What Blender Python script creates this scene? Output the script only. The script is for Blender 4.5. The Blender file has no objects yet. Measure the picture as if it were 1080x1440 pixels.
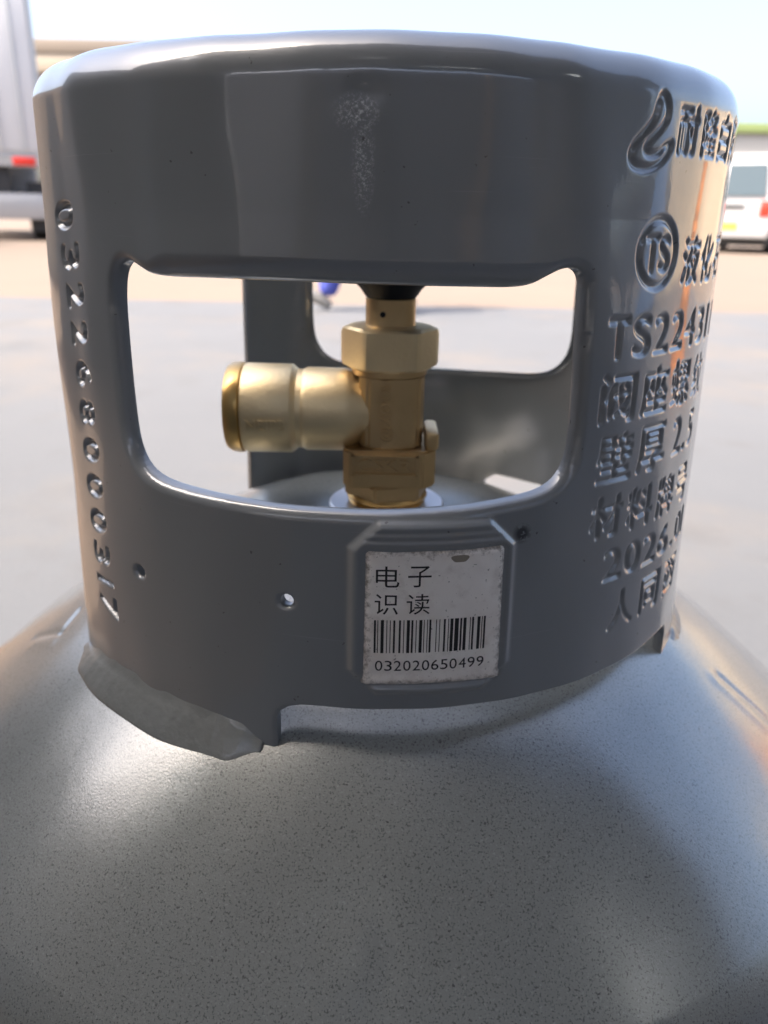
import bpy, bmesh, math, random
import numpy as np
from mathutils import Vector, Matrix
random.seed(7); rng = np.random.default_rng(7)
sc = bpy.context.scene
C = sc.collection
PI = math.pi

# ------------------------------------------------------------------ camera
CZ = 0.65                                   # height of the lens above the ground
pitch, roll = math.radians(21.0), math.radians(1.2)
F = Vector((0, math.cos(pitch), -math.sin(pitch)))
U0 = Vector((0, math.sin(pitch), math.cos(pitch)))
X0 = Vector((1, 0, 0))
Xc = math.cos(roll)*X0 + math.sin(roll)*U0
Yc = -math.sin(roll)*X0 + math.cos(roll)*U0
Rm = Matrix((Xc, Yc, -F)).transposed()
cam_d = bpy.data.cameras.new('camera'); cam = bpy.data.objects.new('camera', cam_d); C.objects.link(cam)
cam.matrix_world = Matrix.Translation((0, -0.247, CZ)) @ Rm.to_4x4()
cam_d.sensor_fit = 'VERTICAL'; cam_d.sensor_height = 36; cam_d.sensor_width = 27
cam_d.lens = 27.2; cam_d.clip_start = 0.01; cam_d.clip_end = 2000
cam_d.dof.use_dof = True; cam_d.dof.focus_distance = 0.158; cam_d.dof.aperture_fstop = 19
sc.camera = cam

# ------------------------------------------------------------------ sky, sun, exposure
SUN_EL, SUN_AZ = 56.0, -115.0               # azimuth clockwise from +Y (the view direction)
w = bpy.data.worlds.new("World"); sc.world = w; w.use_nodes = True
nt = w.node_tree; nt.nodes.clear()
sky = nt.nodes.new('ShaderNodeTexSky'); sky.sky_type = 'NISHITA'; sky.sun_disc = False
sky.sun_elevation = math.radians(SUN_EL); sky.sun_rotation = math.radians(SUN_AZ)
sky.dust_density = 6.0; sky.air_density = 0.8; sky.ozone_density = 0.0
bg = nt.nodes.new('ShaderNodeBackground'); bg.inputs['Strength'].default_value = 0.15
wo = nt.nodes.new('ShaderNodeOutputWorld')
nt.links.new(sky.outputs[0], bg.inputs[0]); nt.links.new(bg.outputs[0], wo.inputs[0])
sd = bpy.data.lights.new('sun', 'SUN'); sd.energy = 2.2; sd.angle = math.radians(0.5); sd.color = (1, .93, .84)
sun = bpy.data.objects.new('sun', sd); C.objects.link(sun)
e_, a_ = math.radians(SUN_EL), math.radians(SUN_AZ)
sdir = Vector((math.sin(a_)*math.cos(e_), math.cos(a_)*math.cos(e_), math.sin(e_)))
sun.rotation_euler = sdir.to_track_quat('Z', 'Y').to_euler()
sc.view_settings.view_transform = 'Standard'; sc.view_settings.look = 'None'
sc.view_settings.exposure = 1.95; sc.view_settings.gamma = 1
sc.cycles.use_denoising = True
sc.cycles.max_bounces = 8

# ------------------------------------------------------------------ material helpers
def new_mat(name, col=(.5, .5, .5), rough=.5, metal=0., coat=0., coat_rough=.05, spec=None):
    m = bpy.data.materials.new(name); m.use_nodes = True
    b = m.node_tree.nodes['Principled BSDF']
    b.inputs['Base Color'].default_value = (*col, 1); b.inputs['Roughness'].default_value = rough
    b.inputs['Metallic'].default_value = metal; b.inputs['Coat Weight'].default_value = coat
    b.inputs['Coat Roughness'].default_value = coat_rough
    if spec is not None: b.inputs['Specular IOR Level'].default_value = spec
    return m
def N(m, t, **kw):
    n = m.node_tree.nodes.new(t)
    for k, v in kw.items():
        if k in n.inputs: n.inputs[k].default_value = v
        else: setattr(n, k, v)
    return n
def L(m, a, b): m.node_tree.links.new(a, b)
def bsdf(m): return m.node_tree.nodes['Principled BSDF']
def noise(m, co, scale, detail=3, rough=.5):
    n = N(m, 'ShaderNodeTexNoise'); n.inputs['Scale'].default_value = scale
    n.inputs['Detail'].default_value = detail; n.inputs['Roughness'].default_value = rough
    L(m, co, n.inputs['Vector']); return n.outputs['Fac']
def ramp(m, fac, stops):
    r = N(m, 'ShaderNodeValToRGB'); L(m, fac, r.inputs['Fac'])
    el = r.color_ramp.elements
    while len(el) < len(stops): el.new(.5)
    for e, (p, c) in zip(el, stops):
        e.position = p; e.color = (*c, 1) if len(c) == 3 else c
    return r.outputs['Color']
def mix(m, fac, a, b, mode='MIX'):
    n = N(m, 'ShaderNodeMix', data_type='RGBA', blend_type=mode)
    for v, i in ((fac, 0), (a, 6), (b, 7)):
        if hasattr(v, 'is_linked'): L(m, v, n.inputs[i])
        else: n.inputs[i].default_value = v if i == 0 else (*v, 1)
    return n.outputs[2]
def bump(m, h, dist, strength=1., prev=None):
    n = N(m, 'ShaderNodeBump'); n.inputs['Distance'].default_value = dist; n.inputs['Strength'].default_value = strength
    L(m, h, n.inputs['Height'])
    if prev is not None: L(m, prev, n.inputs['Normal'])
    return n.outputs['Normal']
def objco(m): return N(m, 'ShaderNodeTexCoord').outputs['Object']
def math_(m, op, a, b=0.):
    n = N(m, 'ShaderNodeMath', operation=op)
    for v, i in ((a, 0), (b, 1)):
        if hasattr(v, 'is_linked'): L(m, v, n.inputs[i])
        else: n.inputs[i].default_value = v
    return n.outputs[0]

def spot_mask(m, uvout, cx, cy, rx, ry):
    """1 inside an ellipse of the collar's own (degree, millimetre) coordinates"""
    mp = N(m, 'ShaderNodeMapping'); L(m, uvout, mp.inputs['Vector'])
    mp.vector_type = 'TEXTURE'
    mp.inputs['Location'].default_value = (cx, cy, 0); mp.inputs['Scale'].default_value = (rx, ry, 1)
    ln = N(m, 'ShaderNodeVectorMath', operation='LENGTH'); L(m, mp.outputs[0], ln.inputs[0])
    mr = N(m, 'ShaderNodeMapRange'); L(m, ln.outputs['Value'], mr.inputs['Value'])
    mr.inputs['From Min'].default_value = 1.0; mr.inputs['From Max'].default_value = .4
    return mr.outputs[0]

# glossy grey-blue enamel of the collar
PAINT = (.185, .205, .225)
m_paint = new_mat('collar_enamel', PAINT, .32, metal=.2, coat=1., coat_rough=.05)
bsdf(m_paint).inputs['Coat IOR'].default_value = 1.65
co = objco(m_paint)
uvn = N(m_paint, 'ShaderNodeUVMap'); uvn.uv_map = 'sheet'
big = noise(m_paint, co, 30, 3)
colp = mix(m_paint, big, (.195, .212, .222), (.218, .235, .245))
speck = noise(m_paint, co, 900, 2)
# dark smudge beside the plate, bright speckled reflection painted on the handle
sm = spot_mask(m_paint, uvn.outputs[0], 19.3, -64.6, 1.5, 2.6)
smk = math_(m_paint, 'MULTIPLY', sm, ramp(m_paint, speck, [(.38, (0, 0, 0)), (.5, (1, 1, 1))]))
colp = mix(m_paint, smk, colp, (.03, .032, .035))
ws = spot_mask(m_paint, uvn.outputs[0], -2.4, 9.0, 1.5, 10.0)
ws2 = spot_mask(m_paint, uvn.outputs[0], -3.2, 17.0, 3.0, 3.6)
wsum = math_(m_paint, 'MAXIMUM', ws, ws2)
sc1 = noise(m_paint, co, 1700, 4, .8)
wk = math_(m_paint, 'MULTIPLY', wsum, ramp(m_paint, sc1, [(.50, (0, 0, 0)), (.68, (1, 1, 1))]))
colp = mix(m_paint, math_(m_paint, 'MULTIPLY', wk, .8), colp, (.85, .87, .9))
tiny = ramp(m_paint, noise(m_paint, co, 520, 2, .5), [(.235, (1, 1, 1)), (.262, (0, 0, 0))])
colp = mix(m_paint, math_(m_paint, 'MULTIPLY', tiny, .75), colp, (.05, .05, .05))
scv = N(m_paint, 'ShaderNodeMapping'); L(m_paint, uvn.outputs[0], scv.inputs['Vector']); scv.inputs['Rotation'].default_value = (0, 0, .5); scv.inputs['Scale'].default_value = (.035, 2.2, 1)
scr = ramp(m_paint, noise(m_paint, scv.outputs[0], 1.0, 2, .6), [(.715, (0, 0, 0)), (.735, (1, 1, 1))])
colp = mix(m_paint, math_(m_paint, 'MULTIPLY', scr, .22), colp, (.42, .43, .44))
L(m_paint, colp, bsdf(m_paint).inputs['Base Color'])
nb = bump(m_paint, noise(m_paint, co, 120, 2), .00016, .35)
nb = bump(m_paint, noise(m_paint, co, 1100, 2), .00002, .5, nb)
nn = N(m_paint, 'ShaderNodeBump'); nn.inputs['Distance'].default_value = .00015
L(m_paint, math_(m_paint, 'MULTIPLY', wsum, sc1), nn.inputs['Height']); L(m_paint, nb, nn.inputs['Normal'])
L(m_paint, nn.outputs[0], bsdf(m_paint).inputs['Normal']); L(m_paint, nb, bsdf(m_paint).inputs['Coat Normal'])

# rough sprayed coat of the shoulder with dark specks
m_dome = new_mat('shoulder_spray_paint', (.25, .27, .27), .30, metal=.38, coat=1., coat_rough=.07); bsdf(m_dome).inputs['Coat IOR'].default_value = 1.75
co = objco(m_dome)
base = mix(m_dome, noise(m_dome, co, 22, 3), (.180, .198, .192), (.225, .244, .237))
s1 = ramp(m_dome, noise(m_dome, co, 1900, 3, .65), [(.36, (1, 1, 1)), (.45, (0, 0, 0))])
s2 = ramp(m_dome, noise(m_dome, co, 900, 2, .5), [(.262, (1, 1, 1)), (.31, (0, 0, 0))])
base = mix(m_dome, math_(m_dome, 'MULTIPLY', s1, .8), base, (.06, .065, .065))
base = mix(m_dome, math_(m_dome, 'MULTIPLY', s2, .8), base, (.04, .042, .045))
s3 = ramp(m_dome, noise(m_dome, co, 1700, 3, .6), [(.57, (0, 0, 0)), (.72, (1, 1, 1))])
base = mix(m_dome, math_(m_dome, 'MULTIPLY', s3, .22), base, (.5, .53, .53))
L(m_dome, base, bsdf(m_dome).inputs['Base Color'])
nb = bump(m_dome, noise(m_dome, co, 2200, 3, .6), .00007, .6)
nb = bump(m_dome, noise(m_dome, co, 90, 2), .0003, .22, nb)
L(m_dome, nb, bsdf(m_dome).inputs['Normal']); L(m_dome, nb, bsdf(m_dome).inputs['Coat Normal'])

m_weld = new_mat('painted_weld', (.22, .235, .235), .38, metal=.25, coat=.7, coat_rough=.14)
co = objco(m_weld)
nb = bump(m_weld, noise(m_weld, co, 120, 3), .0009, .5)
nb = bump(m_weld, noise(m_weld, co, 700, 3), .0002, .5, nb)
L(m_weld, nb, bsdf(m_weld).inputs['Normal'])
L(m_weld, mix(m_weld, noise(m_weld, co, 300, 3), (.15, .163, .160), (.20, .215, .21)), bsdf(m_weld).inputs['Base Color'])

# valve brass, sandblasted and polished
def brass(name, c1, c2, rough, b=.00022, sc_=900):
    m = new_mat(name, c1, rough, metal=.85)
    co = objco(m)
    L(m, mix(m, noise(m, co, 80, 4), c1, c2), bsdf(m).inputs['Base Color'])
    L(m, bump(m, noise(m, co, sc_, 3), b, .6), bsdf(m).inputs['Normal'])
    return m
m_brass = brass('forged_brass', (.66, .47, .24), (.50, .345, .165), .40)
m_brass_pale = brass('blasted_brass', (.88, .72, .44), (.74, .59, .34), .46)
m_brass_hot = brass('turned_brass', (.72, .47, .18), (.58, .36, .12), .28, .00004)
m_zinc = new_mat('zinc_washer', (.75, .76, .80), .35, metal=.5)
m_black = new_mat('handwheel_plastic', (.008, .011, .016), .5, spec=.25)

# label plate
m_plate = new_mat('label_plate_foil', (.56, .54, .51), .38, metal=.1)
co = objco(m_plate)
L(m_plate, mix(m_plate, ramp(m_plate, noise(m_plate, co, 260, 4, .7), [(.52, (0, 0, 0)), (.75, (1, 1, 1))]), (.90, .87, .82), (.76, .72, .67)), bsdf(m_plate).inputs['Base Color'])
pu = N(m_plate, 'ShaderNodeUVMap'); pu.uv_map = 'sheet'
ab = N(m_plate, 'ShaderNodeVectorMath', operation='ABSOLUTE'); L(m_plate, pu.outputs[0], ab.inputs[0])
sx = N(m_plate, 'ShaderNodeSeparateXYZ'); L(m_plate, ab.outputs[0], sx.inputs[0])
ed = math_(m_plate, 'MAXIMUM', sx.outputs[0], sx.outputs[1])
ed = math_(m_plate, 'ADD', ed, math_(m_plate, 'MULTIPLY', math_(m_plate, 'SUBTRACT', noise(m_plate, co, 700, 5, .7), .5), .45))
old = bsdf(m_plate).inputs['Base Color'].links[0].from_socket
c2 = mix(m_plate, ramp(m_plate, ed, [(.90, (0, 0, 0)), (1.0, (1, 1, 1))]), old, (.30, .28, .25))
c2 = mix(m_plate, ramp(m_plate, ed, [(1.0, (0, 0, 0)), (1.04, (1, 1, 1))]), c2, (.05, .045, .04))
dk = ramp(m_plate, noise(m_plate, co, 1400, 2), [(.27, (1, 1, 1)), (.31, (0, 0, 0))])
c2 = mix(m_plate, math_(m_plate, 'MULTIPLY', dk, .7), c2, (.10, .09, .08))
c2 = mix(m_plate, ramp(m_plate, noise(m_plate, co, 70, 3), [(.45, (0, 0, 0)), (.7, (.35, .35, .35))]), c2, (.62, .50, .42))
L(m_plate, c2, bsdf(m_plate).inputs['Base Color'])
L(m_plate, bump(m_plate, noise(m_plate, co, 350, 3), .0002, .4), bsdf(m_plate).inputs['Normal'])
m_ink = new_mat('black_ink', (.012, .012, .013), .5)
m_dirt = new_mat('dried_glue', (.26, .23, .185), .6)

# general
def speckled(name, c1, c2, rough, scale, bd=0., metal=0., coat=0.):
    m = new_mat(name, c1, rough, metal=metal, coat=coat); co = objco(m)
    n = noise(m, co, scale, 4, .6)
    L(m, mix(m, n, c1, c2), bsdf(m).inputs['Base Color'])
    if bd: L(m, bump(m, n, bd, .5), bsdf(m).inputs['Normal'])
    return m
m_white = speckled('white_vehicle_paint', (.37, .375, .38), (.32, .325, .33), .3, 2, coat=.5)
m_truck = speckled('truck_box_paint', (.56, .565, .58), (.49, .50, .51), .4, 1.5)
m_glass = new_mat('dark_vehicle_glass', (.05, .075, .09), .08)
m_rubber = speckled('tyre_rubber', (.02, .02, .02), (.035, .035, .035), .8, 20)
m_dark = speckled('chassis_black', (.025, .027, .03), (.04, .04, .04), .7, 8)
m_rim = new_mat('steel_rim', (.45, .46, .47), .35, metal=.7)
m_red = new_mat('red_lens', (.62, .035, .02), .2)
m_yellow = new_mat('yellow_plate', (.70, .42, .05), .45)
m_orange = speckled('orange_paint', (.80, .26, .03), (.72, .22, .03), .4, 5)
m_sand = speckled('sand_render', (.60, .50, .36), (.52, .43, .31), .85, 3)
m_bldg = speckled('white_cladding', (.36, .36, .35), (.31, .32, .315), .6, .8)
m_green = new_mat('green_trim', (.20, .26, .10), .5)
m_soffit = speckled('canopy_soffit', (.20, .165, .13), (.17, .14, .11), .6, .5)
m_fascia = speckled('canopy_fascia', (.36, .31, .24), (.32, .27, .21), .5, .7)
m_shed = speckled('shed_wall_render', (.30, .28, .25), (.24, .225, .205), .85, 1.2)
m_pale = speckled('pale_rear_render', (.38, .365, .35), (.31, .298, .285), .85, 1.2)
m_roof = speckled('roof_sheet_steel', (.27, .27, .265), (.22, .22, .215), .5, 1.5)
m_blue = speckled('blue_panel', (.10, .20, .40), (.12, .24, .45), .5, 2)
m_trans = new_mat('highlight_sheet', (.85, .88, .88), .4)  # translucent sheet of the roof panels added for reflected highlights
bsdf(m_trans).inputs['Transmission Weight'].default_value = .0
nt_ = m_trans.node_tree
tr = nt_.nodes.new('ShaderNodeBsdfTranslucent'); tr.inputs[0].default_value = (.85, .88, .88, 1)
ms = nt_.nodes.new('ShaderNodeMixShader'); ms.inputs[0].default_value = .95
nt_.links.new(bsdf(m_trans).outputs[0], ms.inputs[1]); nt_.links.new(tr.outputs[0], ms.inputs[2])
nt_.links.new(ms.outputs[0], nt_.nodes['Material Output'].inputs['Surface'])

# ground colours: shade painted cool near the bottle, sunlight painted warm beyond
m_ground = new_mat('shade_toned_concrete', (.4, .4, .4), .75)
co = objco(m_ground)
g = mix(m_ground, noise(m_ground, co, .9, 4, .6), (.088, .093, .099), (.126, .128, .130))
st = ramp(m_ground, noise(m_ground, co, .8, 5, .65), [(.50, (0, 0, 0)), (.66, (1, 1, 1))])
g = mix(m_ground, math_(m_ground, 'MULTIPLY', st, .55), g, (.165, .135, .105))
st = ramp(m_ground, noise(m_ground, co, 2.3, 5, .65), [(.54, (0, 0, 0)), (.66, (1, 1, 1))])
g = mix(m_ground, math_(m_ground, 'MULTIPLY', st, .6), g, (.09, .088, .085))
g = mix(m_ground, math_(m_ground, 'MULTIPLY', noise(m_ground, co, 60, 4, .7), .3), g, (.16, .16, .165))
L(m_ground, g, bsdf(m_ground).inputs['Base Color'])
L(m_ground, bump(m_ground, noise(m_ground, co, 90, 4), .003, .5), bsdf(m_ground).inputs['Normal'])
m_yard = speckled('sun_toned_yard', (.195, .148, .112), (.150, .118, .092), .85, .5, .004)

# ------------------------------------------------------------------ object helpers
def empty(name, loc=(0, 0, 0), rz=0.):
    o = bpy.data.objects.new(name, None); C.objects.link(o); o.location = loc; o.rotation_euler = (0, 0, rz)
    o.empty_display_size = .05
    return o
def tag(o, label=None, cat=None, group=None, kind=None):
    if label: o['label'] = label
    if cat: o['category'] = cat
    if group: o['group'] = group
    if kind: o['kind'] = kind
    return o
def link(name, me, mat, parent=None, smooth=False, sharp=None):
    o = bpy.data.objects.new(name, me); C.objects.link(o)
    if mat is not None: me.materials.append(mat)
    if smooth: me.shade_smooth()
    if sharp is not None: me.set_sharp_from_angle(angle=math.radians(sharp))
    if parent is not None: o.parent = parent
    return o
def from_bm(name, bm, mat, parent=None, smooth=False, sharp=None):
    bmesh.ops.recalc_face_normals(bm, faces=bm.faces)
    me = bpy.data.meshes.new(name); bm.to_mesh(me); bm.free()
    return link(name, me, mat, parent, smooth, sharp)
def add_box(bm, x0, x1, y0, y1, z0, z1, bev=0., seg=2, mat=None):
    r = bmesh.ops.create_cube(bm, size=1)
    vs = r['verts']
    for v in vs:
        v.co = Vector(((x0+x1)/2 + v.co.x*(x1-x0), (y0+y1)/2 + v.co.y*(y1-y0), (z0+z1)/2 + v.co.z*(z1-z0)))
    if mat is not None:
        for v in vs: v.co = mat @ v.co
    if bev:
        es = set(e for v in vs for e in v.link_edges)
        bmesh.ops.bevel(bm, geom=list(es), offset=bev, segments=seg, affect='EDGES', profile=.5)
def box(name, dims, mat, parent=None, bev=0., sharp=35):
    bm = bmesh.new(); add_box(bm, *dims, bev=bev)
    return from_bm(name, bm, mat, parent, smooth=bool(bev), sharp=sharp if bev else None)
def lathe(bm, prof, n=48, M=None, caps=True):
    """prof: list of (radius, height) revolved about Z; M an extra matrix"""
    rings = []
    for r, z in prof:
        ring = []
        for k in range(n):
            a = 2*PI*k/n; p = Vector((r*math.cos(a), r*math.sin(a), z))
            ring.append(bm.verts.new(M @ p if M else p))
        rings.append(ring)
    for a, b in zip(rings, rings[1:]):
        for k in range(n):
            bm.faces.new((a[k], a[(k+1) % n], b[(k+1) % n], b[k]))
    if caps:
        bm.faces.new(rings[0][::-1]); bm.faces.new(rings[-1])
def prism(bm, pts, z0, z1, M=None, bev=0., seg=2):
    lo = [bm.verts.new((M @ Vector((x, y, z0))) if M else (x, y, z0)) for x, y in pts]
    hi = [bm.verts.new((M @ Vector((x, y, z1))) if M else (x, y, z1)) for x, y in pts]
    n = len(pts); fs = [bm.faces.new(lo[::-1]), bm.faces.new(hi)]
    for k in range(n): fs.append(bm.faces.new((lo[k], lo[(k+1) % n], hi[(k+1) % n], hi[k])))
    if bev:
        es = set(e for f in fs for e in f.edges)
        bmesh.ops.bevel(bm, geom=list(es), offset=bev, segments=seg, affect='EDGES')

def text_tris(s, shear=0.):
    """triangles (n,3,2) of a string in the built-in font and its bounding box"""
    cu = bpy.data.curves.new('t', 'FONT'); cu.body = s; cu.size = 1; cu.resolution_u = 6; cu.shear = shear
    ob = bpy.data.objects.new('t', cu); C.objects.link(ob)
    bpy.context.view_layer.update()
    dg = bpy.context.evaluated_depsgraph_get()
    me = bpy.data.meshes.new_from_object(ob.evaluated_get(dg))
    me.calc_loop_triangles()
    co = np.array([v.co[:2] for v in me.vertices], dtype=float)
    tr = np.array([t.vertices[:] for t in me.loop_triangles])
    bpy.data.objects.remove(ob); bpy.data.curves.remove(cu); bpy.data.meshes.remove(me)
    return co[tr], co.min(0), co.max(0)
def fit_tris(s, cx, cy, wd, ht, shear=0., rot=0):
    t, lo, hi = text_tris(s, shear)
    t = (t - (lo+hi)/2) / (hi-lo) * np.array([wd, ht])
    if rot == -90: t = np.stack([t[..., 1], -t[..., 0]], -1)      # turned clockwise
    if rot == 90: t = np.stack([-t[..., 1], t[..., 0]], -1)
    return t + np.array([cx, cy])

# ------------------------------------------------------------------ THE GAS CYLINDER
CX = -0.0012                                  # the collar sits a touch off the bottle's axis
R0 = 95.0                                     # mm, for arc lengths
def Rz(z): return np.interp(z, [-130, -107, 0, 30], [97.5, 97.0, 93.2, 93.2])
def prof_dome(r):                             # mm in, mm out (relative to the lens height)
    r = np.asarray(r, float)/1000
    return 1000*(-.0861-.083+.083*(1-np.clip(r/.1594, 0, 1)**1.95)**1.042)
cyl = empty('gas_cylinder', (0, 0, 0))
tag(cyl, 'grey steel gas bottle with stamped collar, brass valve and barcode label plate', 'gas cylinder')

deg = R0*PI/180                               # mm of arc per degree
# --- height map of the pressed lettering and the stamped number, in (arc mm, z mm)
def raster(tris, x0, x1, y0, y1, res):
    W, H = int((x1-x0)/res)+1, int((y1-y0)/res)+1
    im = np.zeros((H, W), np.float32)
    for t in tris:
        p = (t - (x0, y0))/res
        a, b, c = p
        i0, i1 = int(max(0, np.floor(p[:, 0].min()))), int(min(W-1, np.ceil(p[:, 0].max())))
        j0, j1 = int(max(0, np.floor(p[:, 1].min()))), int(min(H-1, np.ceil(p[:, 1].max())))
        if i1 < i0 or j1 < j0: continue
        X, Y = np.meshgrid(np.arange(i0, i1+1), np.arange(j0, j1+1))
        d = (b[0]-a[0])*(c[1]-a[1])-(b[1]-a[1])*(c[0]-a[0])
        if abs(d) < 1e-9: continue
        w1 = ((X-a[0])*(c[1]-a[1])-(Y-a[1])*(c[0]-a[0]))/d
        w2 = ((b[0]-a[0])*(Y-a[1])-(b[1]-a[1])*(X-a[0]))/d
        im[j0:j1+1, i0:i1+1] = np.maximum(im[j0:j1+1, i0:i1+1], ((w1 >= -.02) & (w2 >= -.02) & (w1+w2 <= 1.02)))
    return im
def blur(im, n, it=3):
    k = 2*n+1
    for _ in range(it):
        for ax in (0, 1):
            c = np.cumsum(np.pad(im, [(n+1, n) if a == ax else (0, 0) for a in (0, 1)], mode='edge'), axis=ax)
            im = (np.take(c, range(k, c.shape[ax]), ax) - np.take(c, range(0, c.shape[ax]-k), ax))/k
    return im
def sample(im, x0, y0, res, u, v):
    x = (u-x0)/res; y = (v-y0)/res
    ok = (x >= 0) & (y >= 0) & (x < im.shape[1]-1) & (y < im.shape[0]-1)
    x = np.clip(x, 0, im.shape[1]-1.001); y = np.clip(y, 0, im.shape[0]-1.001)
    i, j = x.astype(int), y.astype(int); fx, fy = x-i, y-j
    r = (im[j, i]*(1-fx)*(1-fy)+im[j, i+1]*fx*(1-fy)+im[j+1, i]*(1-fx)*fy+im[j+1, i+1]*fx*fy)
    return np.where(ok, r, 0)

rows = []
def row(chars, phi0, pitch, zc, wmm, hmm, dz=0.):
    for k, ch in enumerate(chars):
        if ch == ' ': continue
        ww = wmm*(.28 if ch == '.' else .5 if ch == '1' else 1); hh = hmm*(.16 if ch == '.' else 1)
        zz = zc - (hmm/2-hh/2 if ch == '.' else 0)
        rows.append(fit_tris(ch, (phi0+k*pitch)*deg, zz+dz*k, ww, hh))
row('耐隆白阳', 42.3, 6.1, 17.5, 7.6, 9.0)
row('液化石油', 48.3, 7.2, -8.3, 9.6, 10.0)
row('TS224311', 32.4, 4.75, -23.6, 6.0, 8.4)
row('阀座螺纹', 33.6, 8.35, -36.6, 11.2, 10.8)
row('壁厚', 34.2, 8.5, -50.3, 11.4, 11.0)
row('2.5', 51.2, 3.3, -50.0, 5.4, 9.2)
row('材料牌号', 33.7, 7.6, -64.6, 10.2, 10.0)
row('2026', 36.0, 4.7, -77.3, 6.2, 8.0)
row('.01', 54.0, 3.2, -77.0, 5.2, 8.0)
row('人同西', 39.2, 8.2, -90.5, 10.0, 10.2)
text_map_t = np.concatenate(rows)
def ring_tris(cx, cy, r1, r2, n=64):
    o = []
    for k in range(n):
        a, b = 2*PI*k/n, 2*PI*(k+1)/n
        P = [np.array([cx+r*math.cos(t), cy+r*math.sin(t)]) for r, t in ((r1, a), (r2, a), (r1, b), (r2, b))]
        o += [[P[0], P[1], P[2]], [P[1], P[3], P[2]]]
    return np.array(o)
TSc = (38.9*deg, -6.6)
text_map_t = np.concatenate([text_map_t, ring_tris(TSc[0], TSc[1], 6.2, 7.4),
                             fit_tris('T', TSc[0]-2.3, TSc[1], 4.2, 7.2), fit_tris('S', TSc[0]+2.3, TSc[1], 3.8, 7.2)])
def strip_tris(pts, hw):
    o = []
    pts = [np.array(p, float) for p in pts]
    for a, b in zip(pts, pts[1:]):
        d = (b-a)/np.linalg.norm(b-a); n = np.array([-d[1], d[0]])*hw
        o += [[a-n, a+n, b+n], [a-n, b+n, b-n]]
    for p in pts:
        o += list(ring_tris(p[0], p[1], 0.001, hw, 12))
    return np.array(o)
def chaikin(p, closed=True, it=2):
    p = np.array(p, float)
    for _ in range(it):
        q = np.roll(p, -1, 0) if closed else p[1:]
        a = p if closed else p[:-1]
        n = np.empty((2*len(a), 2)); n[0::2] = .75*a+.25*q; n[1::2] = .25*a+.75*q
        if not closed: n = np.vstack([p[:1], n, p[-1:]])
        p = n
    return p
# flame emblem: outline only, pressed like the letters
fl = chaikin([(35.6, 23.6), (37.0, 21.2), (37.2, 18.2), (36.0, 15.6), (34.2, 13.2), (33.6, 11.2), (34.4, 10.0), (36.2, 10.4), (37.4, 12.2), (38.9, 13.2),
              (38.2, 10.6), (36.4, 8.0), (34.0, 6.9), (31.9, 7.6), (31.2, 9.8), (31.8, 12.4), (33.6, 15.2), (34.8, 18.2), (35.0, 21.0)])
fl[:, 1] = 23.6-(23.6-fl[:, 1])*.84
fl = np.vstack([fl, fl[:1]])*np.array([deg, 1])
text_map_t = np.concatenate([text_map_t, strip_tris(fl, .55)])
RES = .1
tx0, tx1, ty0, ty1 = 27*deg, 74*deg, -100., 28.
tim = raster(text_map_t, tx0, tx1, ty0, ty1, RES)
tim = np.clip(blur(tim, 3, 2)*1.12, 0, 1)
ser = []
for ch, (p, z) in zip('032268000317', [(-52.0, -1.5), (-51.0, -10.3), (-50.5, -19.2), (-50.2, -27.9), (-49.9, -37.5), (-49.7, -46.8), (-49.3, -56.1),
                                        (-48.9, -65.3), (-48.5, -74.4), (-48.1, -83.2), (-47.7, -90.7), (-47.2, -97.2)]):
    ser.append(fit_tris(ch, p*deg, z, 5.7 if ch != '1' else 2.2, 9.8, shear=-.12, rot=-90))
ser = np.concatenate(ser)
sx0, sx1, sy0, sy1 = -58*deg, -42*deg, -104., 6.
sim = raster(ser, sx0, sx1, sy0, sy1, RES)
sim = np.clip(blur(sim, 2, 2)*1.1, 0, 1)

# --- outlines in (arc mm, z mm)
def P(l): return np.array([(a*deg, z) for a, z in l])
window = P(chaikin([(-37.4, -10.6), (-38.8, -13.2), (-39.4, -18), (-39.5, -23), (-39.3, -34), (-38.6, -46), (-37.6, -52.0), (-35.2, -56.2), (-31.0, -58.2), (-23.4, -58.7),
                    (-12.7, -59.1), (-3, -59.1), (6.4, -58.6), (16.2, -57.6), (21.0, -56.6), (24.6, -54.6), (26.4, -51.0), (27.0, -45.6), (27.0, -36), (26.7, -24),
                    (26.5, -15.4), (26.4, -11.4), (25.2, -9.3), (23.2, -9.1), (21.2, -10.4), (19.0, -12.5), (16.5, -13.0), (12, -12.9), (5.6, -12.8), (-3.4, -12.7), (-12.7, -12.5),
                    (-22.9, -12.6), (-28.5, -12.9), (-31.5, -12.6), (-33.8, -11.2), (-35.6, -9.9)]))
window_rear = P(chaikin([(127.8, -12), (127.7, -30), (127.7, -46), (130.4, -54), (136, -59.0), (150, -61), (165, -62), (180, -62), (190, -61), (195.5, -57.5), (198.5, -51), (199.4, -44), (199.6, -28), (199.6, -12)]))
def circ(a, z, r, n=24): return np.array([(a*deg+r*math.cos(2*PI*k/n), z+r*math.sin(2*PI*k/n)) for k in range(n)])
hole1, hole2 = circ(-12.1, -80.6, 1.55), circ(-37.2, -82.3, 1.5)
S_TOP = 200.
outline = P([(-62.3, S_TOP), (-62.3, -126), (-13.7, -126), (-13.7, -111.0), (-13.2, -109.0), (-12.0, -107.5), (-10.2, -106.7), (-7, -106.5), (53.5, -106.5), (56, -107), (57.6, -108.5), (58.4, -111), (58.4, -126),
             (100, -126), (100, -110), (103, -106.5), (148, -106.5), (151, -110), (151, -126), (217.6, -126), (217.6, S_TOP)])

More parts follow.
